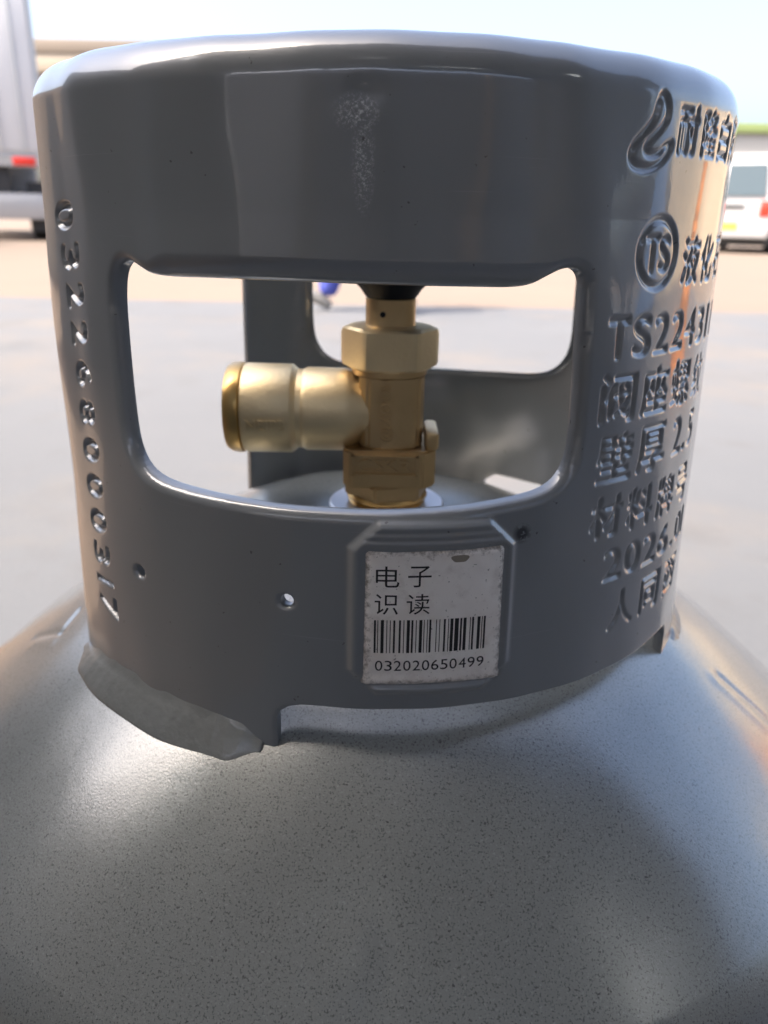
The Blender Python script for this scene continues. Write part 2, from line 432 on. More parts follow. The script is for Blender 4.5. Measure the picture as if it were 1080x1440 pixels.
def sdf(poly, X, Y):
    """signed distance, positive inside"""
    d2 = np.full(X.shape, 1e18); ins = np.zeros(X.shape, bool)
    n = len(poly)
    for k in range(n):
        ax, ay = poly[k]; bx, by = poly[(k+1) % n]
        ex, ey = bx-ax, by-ay
        t = np.clip(((X-ax)*ex+(Y-ay)*ey)/(ex*ex+ey*ey+1e-18), 0, 1)
        d2 = np.minimum(d2, (X-ax-t*ex)**2+(Y-ay-t*ey)**2)
        c = ((ay > Y) != (by > Y))
        with np.errstate(divide='ignore', invalid='ignore'):
            xi = ax + (Y-ay)*ex/(ey if ey != 0 else 1e-18)
        ins ^= c & (X < xi)
    d = np.sqrt(d2)
    return np.where(ins, d, -d)
def local_sdf(poly, X, Y, pad=8.):
    out = np.full(X.shape, -pad)
    m = (X > poly[:, 0].min()-pad) & (X < poly[:, 0].max()+pad) & (Y > poly[:, 1].min()-pad) & (Y < poly[:, 1].max()+pad)
    out[m] = np.maximum(sdf(poly, X[m], Y[m]), -pad)
    return out
def material_sdf(X, Y):
    d = np.minimum(sdf(outline, X, Y), 8)
    for h in (window, window_rear, hole1, hole2):
        d = np.minimum(d, -local_sdf(h, X, Y))
    return d

Z1 = 22.6; RC = 8.5; ARC = 21.5
def seg(a, b, st): return np.linspace(a, b, max(2, int(round((b-a)/st))+1))[:-1]
phis = np.concatenate([seg(-62.3, -43, .2), seg(-43, 28, .36), seg(28, 72, .17), seg(72, 128, 1.), seg(128, 217.6, .8), [217.6]])
ss = np.concatenate([seg(-125.6, Z1, .34), seg(Z1, Z1+ARC, .5), [Z1+ARC]])
UU, SS = np.meshgrid(phis*deg, ss)
nu, ns = len(phis), len(ss)
U, S = UU.ravel().copy(), SS.ravel().copy()
d = material_sdf(U, S)
def grad(U_, S_):
    e = .05
    gx = (material_sdf(U_+e, S_)-material_sdf(U_-e, S_))/(2*e); gy = (material_sdf(U_, S_+e)-material_sdf(U_, S_-e))/(2*e)
    l = np.sqrt(gx*gx+gy*gy)+1e-6
    return gx/l, gy/l
def snap(mask):
    idx = np.where(mask)[0]
    for _ in range(2):
        gx, gy = grad(U[idx], S[idx]); dd = material_sdf(U[idx], S[idx])
        U[idx] -= gx*dd; S[idx] -= gy*dd
    d[idx] = 0
cell = np.repeat([.36], len(U))
near = (np.abs(d) < .17) & (S < Z1+1) & (U < 72*deg)
snap(near)
quads = (np.arange(ns-1)[:, None]*nu+np.arange(nu-1)[None, :]).ravel()
quads = np.stack([quads, quads+1, quads+1+nu, quads+nu], 1)
cell_c = (np.abs(UU.ravel()[quads[:, 1]]-UU.ravel()[quads[:, 0]]))
tol = -1e-3
keep = (d[quads] >= tol).all(1) | ((d[quads].mean(1) > .0) & (d[quads] > -.25*np.maximum(cell_c, .34)[:, None]).all(1))
quads = quads[keep]
# straighten what is left of the boundary
e = np.concatenate([quads[:, [0, 1]], quads[:, [1, 2]], quads[:, [2, 3]], quads[:, [3, 0]]])
es = np.sort(e, 1); key = es[:, 0].astype(np.int64)*len(U)+es[:, 1]
uk, inv_, cnt = np.unique(key, return_inverse=True, return_counts=True)
bnd = e[cnt[inv_] == 1]
bv = np.unique(bnd)
mk = np.zeros(len(U), bool); mk[bv] = True
mk &= (S < Z1+ARC-.1) & (np.abs(U/deg-217.6) > .01) & (np.abs(U/deg+62.3) > .01) & (S > -125.5)
snap(mk)
d = material_sdf(U, S)
# --- surface relief
def smooth(x): x = np.clip(x, 0, 1); return x*x*(3-2*x)
phi = U/deg
dw = -local_sdf(window, U, S); dw = np.where(dw > 7.9, 99, dw)
wr = -local_sdf(window_rear, U, S); dw2 = np.where(wr > 7.9, 99, wr)
handle = smooth((S+15)/2.5)*smooth((phi+33)/5)*smooth((22-phi)/5)
rr = 2.3*(1-handle)+5.2*handle
dd = np.clip(np.minimum(dw, dw2), 0, None)
h_ = np.clip(rr-dd, 0, None)
roll_in = rr-np.sqrt(np.clip(rr*rr-(h_*.94)**2, 0, None))
dh = np.minimum(-local_sdf(hole1, U, S), -local_sdf(hole2, U, S))
hh = np.clip(.9-np.clip(dh, 0, None), 0, None); roll_in += .9-np.sqrt(np.clip(.81-(hh*.95)**2, 0, None))
do = np.clip(sdf(outline, U, S), 0, None); hh = np.clip(.45-do, 0, None)
roll_in += .45-np.sqrt(np.clip(.2025-(hh*.95)**2, 0, None))
T_ = sample(tim, tx0, ty0, RES, U, S)*.68
D_ = sample(sim, sx0, sy0, RES, U, S)*1.15
# octagonal boss round the label plate, with its recessed seat
def rrect(x, y, cx, cy, hw, hh_, c):
    qx, qy = np.abs(x-cx)-hw, np.abs(y-cy)-hh_
    b = np.maximum(qx, qy); ch = (qx+qy+c)/math.sqrt(2)
    return np.maximum(b, ch)
bx, by = 7.35*deg, -81.2
sh = .025*(U-bx)
boss = smooth(.5-rrect(U, S+sh*0, bx, by, 17.9, 20.6, 6.0)/1.6)*1.25
seat = smooth(.5-rrect(U, S, 7.55*deg, -82.9, 16.0, 17.0, 1.2)/1.0)*.55
crease = np.exp(-((S+64.3)/.35)**2)*smooth((16-np.abs(U-bx))/2)*.28 + np.exp(-((S+62.6)/.3)**2)*smooth((14-np.abs(U-bx))/2)*.2
flare = 1.5*smooth((-50-phi)/12)*np.exp(-((S+10)/55)**2)
# slow unevenness of the pressed sheet
wav = .10*np.sin(phi*.55+S*.03)*np.sin(S*.05+1) + .22*np.sin(phi*.13+1)*np.sin(S*.06) + .10*np.sin(phi*.31)*np.sin(S*.11+2) + .25*np.exp(-((phi-22)/3)**2)*np.sin(S*.08)
dimple = .3*np.exp(-((phi+2.4)/2.0)**2-((S-20)/2.0)**2)
relief = -roll_in - T_ - D_ + boss - seat - crease + flare + wav - dimple
def place(phi_, s, off):
    a = np.radians(phi_)
    t = np.clip((s-Z1)/RC, 0, None)
    r = Rz(np.minimum(s, Z1)) - RC*(1-np.cos(t)) + off*np.cos(t)
    z = np.minimum(s, Z1) + RC*np.sin(t) + off*np.sin(t)
    return np.stack([r*np.sin(a)/1000+CX, -r*np.cos(a)/1000, z/1000+CZ], 1)
TH = 2.4
outer = place(phi, S, relief)
inner = place(phi, S, relief*np.where(boss > .05, 0.3, 1)-TH)
used = np.unique(quads); remap = -np.ones(len(U), int); remap[used] = np.arange(len(used))
n0 = len(used)
V = np.concatenate([outer[used], inner[used]])
q = remap[quads]
bq = remap[bnd]
faces = np.concatenate([q, q[:, ::-1]+n0, np.stack([bq[:, 1], bq[:, 0], bq[:, 0]+n0, bq[:, 1]+n0], 1)])
def np_mesh(name, V, Fq, uv=None):
    me = bpy.data.meshes.new(name)
    me.vertices.add(len(V)); me.vertices.foreach_set('co', V.astype(np.float32).ravel())
    me.loops.add(Fq.size); me.loops.foreach_set('vertex_index', Fq.astype(np.int32).ravel())
    me.polygons.add(len(Fq)); me.polygons.foreach_set('loop_start', np.arange(0, Fq.size, Fq.shape[1], dtype=np.int32))
    if uv is not None:
        l = me.uv_layers.new(name='sheet'); l.data.foreach_set('uv', uv[Fq.ravel()].astype(np.float32).ravel())
    me.update(calc_edges=True); me.validate()
    return me
uv1 = np.stack([phi[used], S[used]], 1)
me = np_mesh('collar', V, faces, np.concatenate([uv1, uv1]))
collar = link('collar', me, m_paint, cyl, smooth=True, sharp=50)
collar['label'] = 'glossy grey steel guard collar with handle window, pressed lettering and stamped number'

# --- shoulder and body
rs = np.concatenate([np.linspace(0.5, 60, 40), np.linspace(60.6, 146, 210)])
na = 720
AA, RR = np.meshgrid(np.linspace(0, 2*PI, na, endpoint=False), rs)
zz = prof_dome(RR)
zz = -92.6 - np.log1p(np.exp((-92.6-zz)/1.2))*1.2
xx, yy = RR*np.sin(AA), -RR*np.cos(AA)
def capsule(ax, ay, bx_, by_):
    ex, ey = bx_-ax, by_-ay; t = np.clip(((xx-ax)*ex+(yy-ay)*ey)/(ex*ex+ey*ey), 0, 1)
    return np.hypot(xx-ax-t*ex, yy-ay-t*ey)
zz += -.65*np.exp(-(capsule(103, -44, 124, -50)/1.3)**2) + .35*np.exp(-(capsule(101, -48, 121, -55)/2.6)**2)
zz += -.5*np.exp(-(capsule(-114, -24, -101, -33)/1.2)**2) + .3*np.exp(-(capsule(-113, -29, -103, -36)/2.0)**2) - .6*np.exp(-(capsule(-101, -33, -98, -25)/1.2)**2)
rg = np.hypot(xx+5, yy+131)
zz += -.28*np.exp(-((rg-8)/3.2)**2) + .15*np.exp(-(rg/5)**2)
zz += .22*np.sin(xx*.07+1)*np.sin(yy*.09) + .12*np.sin(xx*.19)*np.sin(yy*.16+.7)
zl, rl = prof_dome(146.), 146.
ex_r, ex_z = [], []
th0 = math.radians(46)
for k in range(1, 15):                        # knuckle into the straight wall
    t = th0+(PI/2-th0)*k/14
    ex_r.append(rl+ (math.sin(t)-math.sin(th0))*42); ex_z.append(float(zl)-(math.cos(th0)-math.cos(t))*42)
wall_r = ex_r[-1]
for z_ in np.linspace(ex_z[-1]-20, -625, 10): ex_r.append(wall_r); ex_z.append(z_)
for r_, z_ in ((wall_r-6, -632), (wall_r-12, -645)): ex_r.append(r_); ex_z.append(z_)
ae = np.linspace(0, 2*PI, na, endpoint=False)
X = np.concatenate([xx.ravel()]+[r_*np.sin(ae) for r_ in ex_r]); Y = np.concatenate([yy.ravel()]+[-r_*np.cos(ae) for r_ in ex_r])
Zq = np.concatenate([zz.ravel()]+[np.full(na, z_) for z_ in ex_z])
nr = len(rs)+len(ex_r)
i = np.arange(nr-1)[:, None]*na; j = np.arange(na)[None, :]; j2 = (j+1) % na
Fq = np.stack([i+j, i+na+j, i+na+j2, i+j2], -1).reshape(-1, 4)[:, ::-1]
Vd = np.stack([X, Y, Zq], 1)/1000; Vd[:, 2] += CZ
me = np_mesh('bottle_body', Vd, Fq)
body = link('bottle_body', me, m_dome, cyl, smooth=True)
body['label'] = 'domed grey shoulder in speckled spray paint'

# --- weld beads between collar legs and shoulder
def weld(p0, p1, zt, toe, name='weld_bead'):
    bm = bmesh.new(); n = 90; rings = []
    ph = np.linspace(p0, p1, n)
    for k, p in enumerate(ph):
        t = k/(n-1); ta = smooth(np.array(min(t, 1-t)*9)).item()
        w_ = toe*(.35+.65*ta)*(1+.03*math.sin(p*.35))
        zc_ = zt*(1) ; ztop = float(np.interp(t, [0, .18, .4, .84, .93, 1], [zt-5.5, zt-2.4, zt-.4, zt, zt-1.5, zt-4.4]))
        a = math.radians(p); ring = []
        r_in = Rz(ztop)-1.6
        rt = Rz(ztop)-.1; z1_ = float(prof_dome(rt+w_))
        sec = [(rt-1.6, ztop+2.6), (rt-.35+.25*math.sin(p*.9), ztop+1.1), (rt+.35, ztop-.7)]
        for u_ in (.25, .4, .55, .7, .85, 1.0):
            sec.append((rt+u_*w_, ztop+(z1_-ztop)*u_+.15*ta*math.sin(PI*u_)+.06*math.sin(p*1.1+u_*5)*ta+.10*math.sin(p*2.6)*u_*(1-u_)*4*ta))
        sec += [(rt+w_*1.0+.35, z1_-.9), (rt+w_, z1_-2.6), (rt+w_-1, z1_-4)]
        for r_, z_ in sec:
            ring.append(bm.verts.new((r_*math.sin(a)/1000+CX, -r_*math.cos(a)/1000, z_/1000+CZ)))
        rings.append(ring)
    for a_r, b_r in zip(rings, rings[1:]):
        for s_ in range(len(a_r)-1): bm.faces.new((a_r[s_], a_r[s_+1], b_r[s_+1], b_r[s_]))
    for ring, sgn in ((rings[0], 1), (rings[-1], -1)):
        a = math.radians(p0 if sgn == 1 else p1)
        lowv = [bm.verts.new((v.co.x, v.co.y, v.co.z-.006)) for v in ring]
        for s_ in range(len(ring)-1): bm.faces.new((ring[s_], lowv[s_], lowv[s_+1], ring[s_+1]))
    return from_bm(name, bm, m_weld, cyl, smooth=True)
weld(-60.5, -15.8, -113.4, 5.6)
weld(60.8, 98, -114.5, 4.5)
weld(152, 217, -114.5, 5)

# --- label plate with its print
def curved(pts2, off):                         # (arc mm, z mm) -> world on the collar
    return place(pts2[:, 0]/deg, pts2[:, 1], off)
pw, ph_ = 15.6, 16.6; pcx, pcy = 7.55*deg, -82.9
n1 = 60
a1 = np.linspace(-pw, pw, n1); b1 = np.linspace(-ph_, ph_, n1)
A1, B1 = np.meshgrid(a1, b1)
qd = -np.maximum(np.abs(A1)-pw+1.4, np.abs(B1)-ph_+1.4)
cr = np.hypot(np.clip(np.abs(A1)-pw+1.4, 0, None), np.clip(np.abs(B1)-ph_+1.4, 0, None))
off = 1.25 - .9*np.clip(cr/1.4, 0, 1.2)**2
off += -.35*np.exp(-((A1-13)**2+(B1-9)**2)/3.5) + .15*np.exp(-((A1-10)**2+(B1-13)**2)/4) - .12*np.exp(-((B1+13.4)/.5)**2)
off += .04*np.sin(A1*1.3)*np.sin(B1*1.1+1)
sk = 1-.012*B1/ph_
Pp = place((A1.ravel()*sk.ravel()+pcx)/deg, B1.ravel()+pcy, off.ravel())
gi = (np.arange(n1-1)[:, None]*n1+np.arange(n1-1)[None, :]).ravel()
plate = link('label_plate', np_mesh('label_plate', Pp, np.stack([gi, gi+1, gi+1+n1, gi+n1], 1), np.stack([A1.ravel()/pw, B1.ravel()/ph_], 1)), m_plate, cyl, smooth=True)
plate['label'] = 'silver label plate printed with black characters, a barcode and 032020650499'
def off_at(x, y):
    x, y = x-pcx, y-pcy
    c_ = np.hypot(np.clip(np.abs(x)-pw+1.4, 0, None), np.clip(np.abs(y)-ph_+1.4, 0, None))
    o = 1.25-.9*np.clip(c_/1.4, 0, 1.2)**2
    o += -.35*np.exp(-((x-13)**2+(y-9)**2)/3.5) + .15*np.exp(-((x-10)**2+(y-13)**2)/4) - .12*np.exp(-((y+13.4)/.5)**2)
    return o + .04*np.sin(x*1.3)*np.sin(y*1.1+1)
def print_on(name, tris, label=None, mat=None):
    """flat print: triangles cut fine enough to follow the plate"""
    bm = bmesh.new()
    for t in tris:
        bm.faces.new([bm.verts.new((p[0], p[1], 0)) for p in t])
    bmesh.ops.remove_doubles(bm, verts=bm.verts, dist=1e-4)
    long = [e for e in bm.edges if e.calc_length() > 1.0]
    if long: bmesh.ops.subdivide_edges(bm, edges=long, cuts=3, use_grid_fill=True)
    bmesh.ops.triangulate(bm, faces=bm.faces)
    c = np.array([v.co[:2] for v in bm.verts])
    w3 = place(c[:, 0]/deg, c[:, 1], off_at(c[:, 0], c[:, 1])+.05)
    for v, p in zip(bm.verts, w3): v.co = p
    me = bpy.data.meshes.new(name); bm.to_mesh(me); bm.free()
    o = link(name, me, mat or m_ink, plate)
    if label: o['label'] = label
    return o
for ch, (a, b, c, z0, z1) in {'电': (-.2, 2.9, 0, -76.2, -70.2), '子': (3.9, 7.0, 0, -76.1, -70.2), '识': (-.3, 2.8, 0, -81.9, -76.9), '读': (3.8, 6.9, 0, -81.9, -76.9)}.items():
    print_on('printed_character', fit_tris(ch, (a+b)/2*deg, {-70.2: -72.5, -76.9: -79.0}[z1], (b-a)*deg*.97, 4.9))
print_on('printed_number', np.concatenate([fit_tris(ch, (-.2+.62+k*1.235)*deg, -94.1, 1.62, 2.55) for k, ch in enumerate('032020650499')]))
pat = {105: '211232', 3: '121223', 20: '221231', 65: '121124', 4: '121322', 99: '113141', 52: '213311'}
bits = []
for c_ in (105, 3, 20, 20, 65, 4, 99, 52): bits += [int(x) for x in pat[c_]]
bits += [2, 3, 3, 1, 1, 1, 2]
mod = 14.8*deg/sum(bits); x_ = -.3*deg; bt = []
for k, b_ in enumerate(bits):
    if k % 2 == 0:
        a, c = x_+.03, x_+b_*mod-.03
        for z0, z1 in ((-90.9, -88.2), (-88.2, -85.5), (-85.5, -82.8)):
            bt += [[(a, z0), (c, z0), (c, z1)], [(a, z0), (c, z1), (a, z1)]]
    x_ += b_*mod
print_on('barcode', np.array(bt))
blob = np.array([(10.6*deg+1.9*math.cos(t)*(1+.15*math.sin(3*t)), -68.6+1.0*math.sin(t)*(1+.2*math.cos(2*t))) for t in np.linspace(0, 2*PI, 24, endpoint=False)])
print_on('glue_spot', np.array([t for f0, f1 in ((.001, .35), (.35, .7), (.7, 1.)) for k in range(24) for a_, b_ in [(blob[k]-blob.mean(0), blob[(k+1) % 24]-blob.mean(0))] for t in ([a_*f0+blob.mean(0), a_*f1+blob.mean(0), b_*f1+blob.mean(0)], [a_*f0+blob.mean(0), b_*f1+blob.mean(0), b_*f0+blob.mean(0)])]), 'brown dried spot near the top edge of the plate', m_dirt)

# --- valve
valve = empty('valve', (0.0008, 0, CZ)); valve.parent = cyl
valve['label'] = 'brass gas valve with side outlet inside the collar'
S3 = .001
def vl(name, prof, mat, n=64, M=None, sharp=35, parent=valve):
    bm = bmesh.new(); lathe(bm, [(r*S3, z*S3) for r, z in prof], n, M)
    return from_bm(name, bm, mat, parent, smooth=True, sharp=sharp)
def ngon(n, r, rot=0.): return [(r*math.cos(2*PI*k/n+rot), r*math.sin(2*PI*k/n+rot)) for k in range(n)]
# threaded neck ring welded on the shoulder, washer, lower flange
vl('neck_boss', [(17.5, -96), (17.5, -92.6), (17.0, -92.0), (10, -92.0)], m_dome)
vl('washer', [(11, -92.1), (18.8, -92.1), (19.4, -91.6), (19.4, -90.8), (18.8, -90.3), (11, -90.2)], m_zinc)
vl('thread_collar', [(12.4, -92), (12.9, -91.2), (12.9, -90.6), (12.2, -90.1), (13.0, -89.4), (12.3, -88.8), (13.4, -88.2), (13.6, -87.4), (13.0, -86.6)], m_brass_hot)
bm = bmesh.new(); prism(bm, [(x*S3, y*S3) for x, y in ngon(6, 14.6, .25)], -.0870, -.0815, bev=.0006)
from_bm('lower_hexagon', bm, m_brass, valve, smooth=True, sharp=30)
# wrench block, octagon-ish with a raised frame and lettering
bm = bmesh.new()
blk = [(-14.2, -10.6), (-11.8, -12.6), (11.2, -12.6), (15.4, -8.6), (15.4, 8.6), (11.8, 12.4), (-11.8, 12.4), (-14.2, 9.6)]
prism(bm, [(x*S3, y*S3) for x, y in blk], -.0822, -.0696, bev=.0007)
from_bm('wrench_block', bm, m_brass, valve, smooth=True, sharp=30)
bm = bmesh.new()
for (x0, x1, z0, z1) in ((-11.4, 9.6, -71.5, -70.8), (-11.4, 9.6, -77.6, -76.9), (-11.4, -10.7, -77.6, -70.8), (8.9, 9.6, -77.6, -70.8)):
    add_box(bm, x0*S3, x1*S3, -.0136, -.0124, z0*S3, z1*S3)
from_bm('raised_frame', bm, m_brass, valve)
bm = bmesh.new(); add_box(bm, .0118, .0162, -.0100, .0080, -.0700, -.0640, bev=.0012)
from_bm('side_ear', bm, m_brass, valve, smooth=True, sharp=40)
def raised_text(name, s, cx, cz, wd, ht, ypl, rot=0, bend=None, thick=.35, mat=m_brass):
    t = fit_tris(s, cx, cz, wd, ht, rot=rot)
    bm = bmesh.new()
    for tr_ in t: bm.faces.new([bm.verts.new((p[0], 0, p[1])) for p in tr_])
    bmesh.ops.remove_doubles(bm, verts=bm.verts, dist=1e-4)
    if bend:
        lg = [e_ for e_ in bm.edges if e_.calc_length() > 1.2]
        if lg: bmesh.ops.subdivide_edges(bm, edges=lg, cuts=2, use_grid_fill=True); bmesh.ops.triangulate(bm, faces=bm.faces)
    r = bmesh.ops.extrude_face_region(bm, geom=bm.faces[:])
    for v in [g_ for g_ in r['geom'] if isinstance(g_, bmesh.types.BMVert)]: v.co.y -= thick
    for v in bm.verts:
        x, y, z = v.co
        if bend == 'z':                        # wraps an upright cylinder of radius ypl
            a = x/ypl; rr_ = ypl-y; v.co = Vector((rr_*math.sin(a), -rr_*math.cos(a), z))
        elif bend == 'x':                      # wraps the lying outlet, axis at z=-59.3
            a = (z+59.3)/ypl; rr_ = ypl-y; v.co = Vector((x, -rr_*math.cos(a), -59.3+rr_*math.sin(a)))
        else: v.co.y = y-ypl
        v.co *= S3
    return from_bm(name, bm, mat, valve)
raised_text('raised_lettering', 'CSKR', -.9, -74.2, 17.0, 4.0, 12.6, thick=.9)
# body between block and hexagon nut: rounded square
bm = bmesh.new()
bq_ = [(-9.4, -7.4), (-6.6, -10.2), (-1.5, -10.9), (5.0, -10.9), (9.6, -8.4), (11.2, -4.6), (11.2, 6.0), (8.0, 10.0), (-6.5, 10.0), (-9.4, 7.0)]
prism(bm, [(x*S3, y*S3) for x, y in bq_], -.0698, -.0462, bev=.0009)
from_bm('valve_body', bm, m_brass, valve, smooth=True, sharp=30)
raised_text('raised_lettering', '@ZIOOH', -.6, -57.2, 19.5, 4.6, 10.9, rot=90, thick=.8)
vl('neck_flange', [(11.4, -47.2), (11.9, -46.8), (11.9, -45.2), (11.2, -44.4)], m_brass)
# gland nut: chamfered hexagon
bm = bmesh.new()
hx = ngon(6, 15.6, math.radians(2.0))
nb_ = 12; rings = []
for r_, z_ in ((13.0, -45.0), (14.9, -44.2), (15.6, -43.2), (15.6, -34.2), (14.9, -33.0), (13.0, -32.2), (8.4, -31.8)):
    ring = []
    for k in range(72):
        a = 2*PI*k/72+math.radians(2.0)
        am = ((a-math.radians(2.0)) % (PI/3))-PI/6
        rh = 15.6*math.cos(PI/6)/math.cos(am)
        rad = min(rh, r_) if r_ < 15.6 else min(rh, 15.4)
        ring.append(bm.verts.new((rad*math.cos(a)*S3, rad*math.sin(a)*S3, z_*S3)))
    rings.append(ring)
for ra, rb in zip(rings, rings[1:]):
    for k in range(72): bm.faces.new((ra[k], ra[(k+1) % 72], rb[(k+1) % 72], rb[k]))
bm.faces.new(rings[0][::-1]); bm.faces.new(rings[-1])
from_bm('gland_nut', bm, m_brass_pale, valve, smooth=True, sharp=22)
# stem sleeve with its pin hole
vl('stem_sleeve', [(8.3, -32.4), (8.0, -31.9), (7.8, -31.4), (7.8, -24.0), (7.3, -23.4)], m_brass)
Mh = Matrix.Translation((-.0024, -.0076, -.0281)) @ Matrix.Rotation(PI/2, 4, 'X')
vl('pin_hole', [(.55, -.1), (.85, .0), (.85, .35), (.55, .4)], m_black, 16, Mh)
# hand wheel: hub, web and lobed rim
vl('handwheel', [(7.4, -23.9), (8.2, -23.0), (9.4, -21.2), (10.6, -20.0), (12, -17.5), (15, -16), (15, -11), (6, -9), (4, -7)], m_black, 48)
bm = bmesh.new(); rings = []
for z_, k_ in ((-17.2, .93), (-16.4, 1), (-11.2, 1), (-10.2, .93)):
    rings.append([bm.verts.new(((19.0+1.3*math.cos(8*2*PI*k/96))*k_*S3*math.cos(2*PI*k/96), (19.0+1.3*math.cos(8*2*PI*k/96))*k_*S3*math.sin(2*PI*k/96), z_*S3)) for k in range(96)])
for ra, rb in zip(rings, rings[1:]):
    for k in range(96): bm.faces.new((ra[k], ra[(k+1) % 96], rb[(k+1) % 96], rb[k]))
bm.faces.new(rings[0][::-1]); bm.faces.new(rings[-1])
from_bm('handwheel_grip', bm, m_black, valve, smooth=True, sharp=40)
# outlet lying along -X
Mo = Matrix.Translation((0, 0, -.0593)) @ Matrix.Rotation(-PI/2, 4, 'Y')
vl('outlet_neck', [(9.0, 2), (10.6, 9.0), (12.6, 11.6), (13.3, 14), (13.4, 26.2), (13.1, 27.0), (12.7, 27.5), (12.7, 29.4)], m_brass_pale, 72, Mo)
vl('outlet_sleeve', [(12.7, 29.2), (13.9, 30.6), (14.3, 31.2), (14.35, 45.6), (13.9, 46.4)], m_brass_pale, 72, Mo)
vl('outlet_lip', [(13.3, 46.2), (14.5, 46.9), (14.6, 48.0), (14.3, 50.2), (13.4, 51.6), (11.0, 52.0), (10.6, 51.4), (10.6, 40)], m_brass_hot, 72, Mo)
raised_text('raised_lettering', 'NEIPB', -38.2, -61.6, 12.5, 3.4, 14.3, bend='x', thick=.55, mat=m_brass_pale)

# ------------------------------------------------------------------ SETTING
def sheet(name, x0, x1, y0, y1, z, mat, sub=1):
    bm = bmesh.new(); vs = [bm.verts.new(p) for p in ((x0, y0, z), (x1, y0, z), (x1, y1, z), (x0, y1, z))]
    bm.faces.new(vs); o = from_bm(name, bm, mat); o['kind'] = 'structure'; return o
sheet('ground', -600, 600, -200, 900, -.004, m_yard)
sheet('shade_toned_pavement', -30, 30, -12, 5.9, 0, m_ground)  # near ground, canopy shade put into its cooler colour

bm = bmesh.new()  # brown ground out of view, added to tint the collar's left edge reflection
dp_ = [(-.66, .86), (-1.05, 1.3), (-1.35, 1.75), (-1.75, 2.35), (-2.3, 2.9), (-2.9, 3.8), (-2.5, 4.4), (-3.2, 5.2), (-3.5, 5.88), (-9, 5.88), (-9, -4), (-.9, -4), (-.8, -1.5), (-.7, .2)]
bm.faces.new([bm.verts.new((x, y, .004)) for x, y in dp_])
unseen_dirt = from_bm('unseen_dirt_sheet', bm, speckled('reflected_brown_dirt', (.15, .10, .065), (.12, .085, .058), .9, 4, .004)); unseen_dirt['kind'] = 'structure'

# open shed that shades the bottle: roof, walls, posts
shed = empty('open_shed', (0, -2.5, 0))
tag(shed, 'dark open-fronted shed roof and walls shading the gas bottle from behind', 'shed')
def sbox(name, d, m, bev=0.):
    x0, x1, y0, y1, z0, z1 = d
    return box(name, (x0, x1, y0+2.5, y1+2.5, z0, z1), m, shed, bev)
H = 3.2
m_tr2 = m_trans.copy(); m_tr2.name = 'dim_highlight_sheet'
[n for n in m_tr2.node_tree.nodes if n.type == 'MIX_SHADER'][0].inputs[0].default_value = .5
for (xa, xb, holes) in ((-5.6, -2.85, []), (-2.847, -2.203, [(-.74, -.46)]), (-2.2, -.55, []), (-.547, -.103, [(-2.42, -2.2)]), (-.1, .9, []),
                        (.903, 1.897, [(-4.15, -3.8)]), (1.9, 3.5, []), (3.503, 4.397, [(-2.6, -2.1)]), (4.4, 6.5, [])):
    y_ = -5.5
    for (ya, yb) in holes:
        sbox('roof', (xa, xb, y_, ya, H, H+.06), m_roof)
        sbox('highlight_panel', (xa, xb, ya+.003, yb-.003, H+.02, H+.03), m_trans if abs(xa) > 1 else m_tr2); y_ = yb  # unseen translucent panel, added and sized to reflect as a highlight
    sbox('roof', (xa, xb, y_, -.35, H, H+.06), m_roof)
for y in (-5.3, -4.4, -3.3, -1.72): sbox('purlin', (-5.6, 6.5, y, y+.07, H-.12, H-.01), m_roof)
sbox('gutter', (-5.6, 6.5, -.347, -.29, H-.06, H+.08), m_roof)
for x in (-5.1, -1.78, 2.9, 6.3): sbox('rafter', (x, x+.1, -5.4, -.4, H-.3, H-.123), m_roof)
sbox('rear_wall', (-6.2, 7.5, -7.0, -6.8, 0, 3.3), m_pale)
sbox('side_wall', (-4.4, -4.203, -4.6, 2.5, 0, H-.31), m_shed)
m_tan = speckled('tan_render', (.66, .49, .33), (.60, .44, .29), .85, 3)
sbox('side_wall', (4.9, 5.1, -4.6, -1.15, 0, H-.31), m_shed)
sbox('reflection_pilaster', (-.9, -.5, -6.797, -6.6, 0, 3.2), m_shed); sbox('reflection_pilaster', (3.1, 3.5, -6.797, -6.6, 0, 3.2), m_tan)  # unseen pilasters and the door below, added to vary the collar's reflections
sbox('reflection_pilaster', (-4.2, -4.05, -1.6, -1.1, 0, H-.31), m_bldg)
sbox('reflection_shutter', (-4.199, -4.16, -.4, 1.7, 0, 2.2), m_dark)  # unseen dark panel on the side wall, added for tone in the collar's reflections
sbox('reflection_door', (-3.4, -2.2, -6.797, -6.75, 0, 2.1), speckled('reflection_door_paint', (.30, .26, .2), (.26, .22, .17), .5, 3))
for x in (4.2, 6.35): sbox('post', (x, x+.12, -.7, -.58, 0, H-.31), m_roof)

# distant canopy, top left
can = empty('station_canopy', (-9.5, 31, 0))
tag(can, 'flat pale forecourt canopy with brownish underside beyond the truck at top left', 'canopy')
def cbox(name, d, m, bev=0.): return box(name, d, m, can, bev)
cbox('soffit', (-3.6, 5.2, .05, 7, 4.75, 5.15), m_soffit)
cbox('fascia', (-3.7, 5.3, -.05, 7.1, 5.153, 5.75), m_fascia, .03)
cbox('roof_edge', (-3.75, 5.35, -.1, 7.15, 5.753, 6.2), m_soffit, .03)
for x in (-2.6, 3.6):
    cbox('column', (x, x+.4, 2.6, 3.0, 0, 4.747), m_bldg, .02)

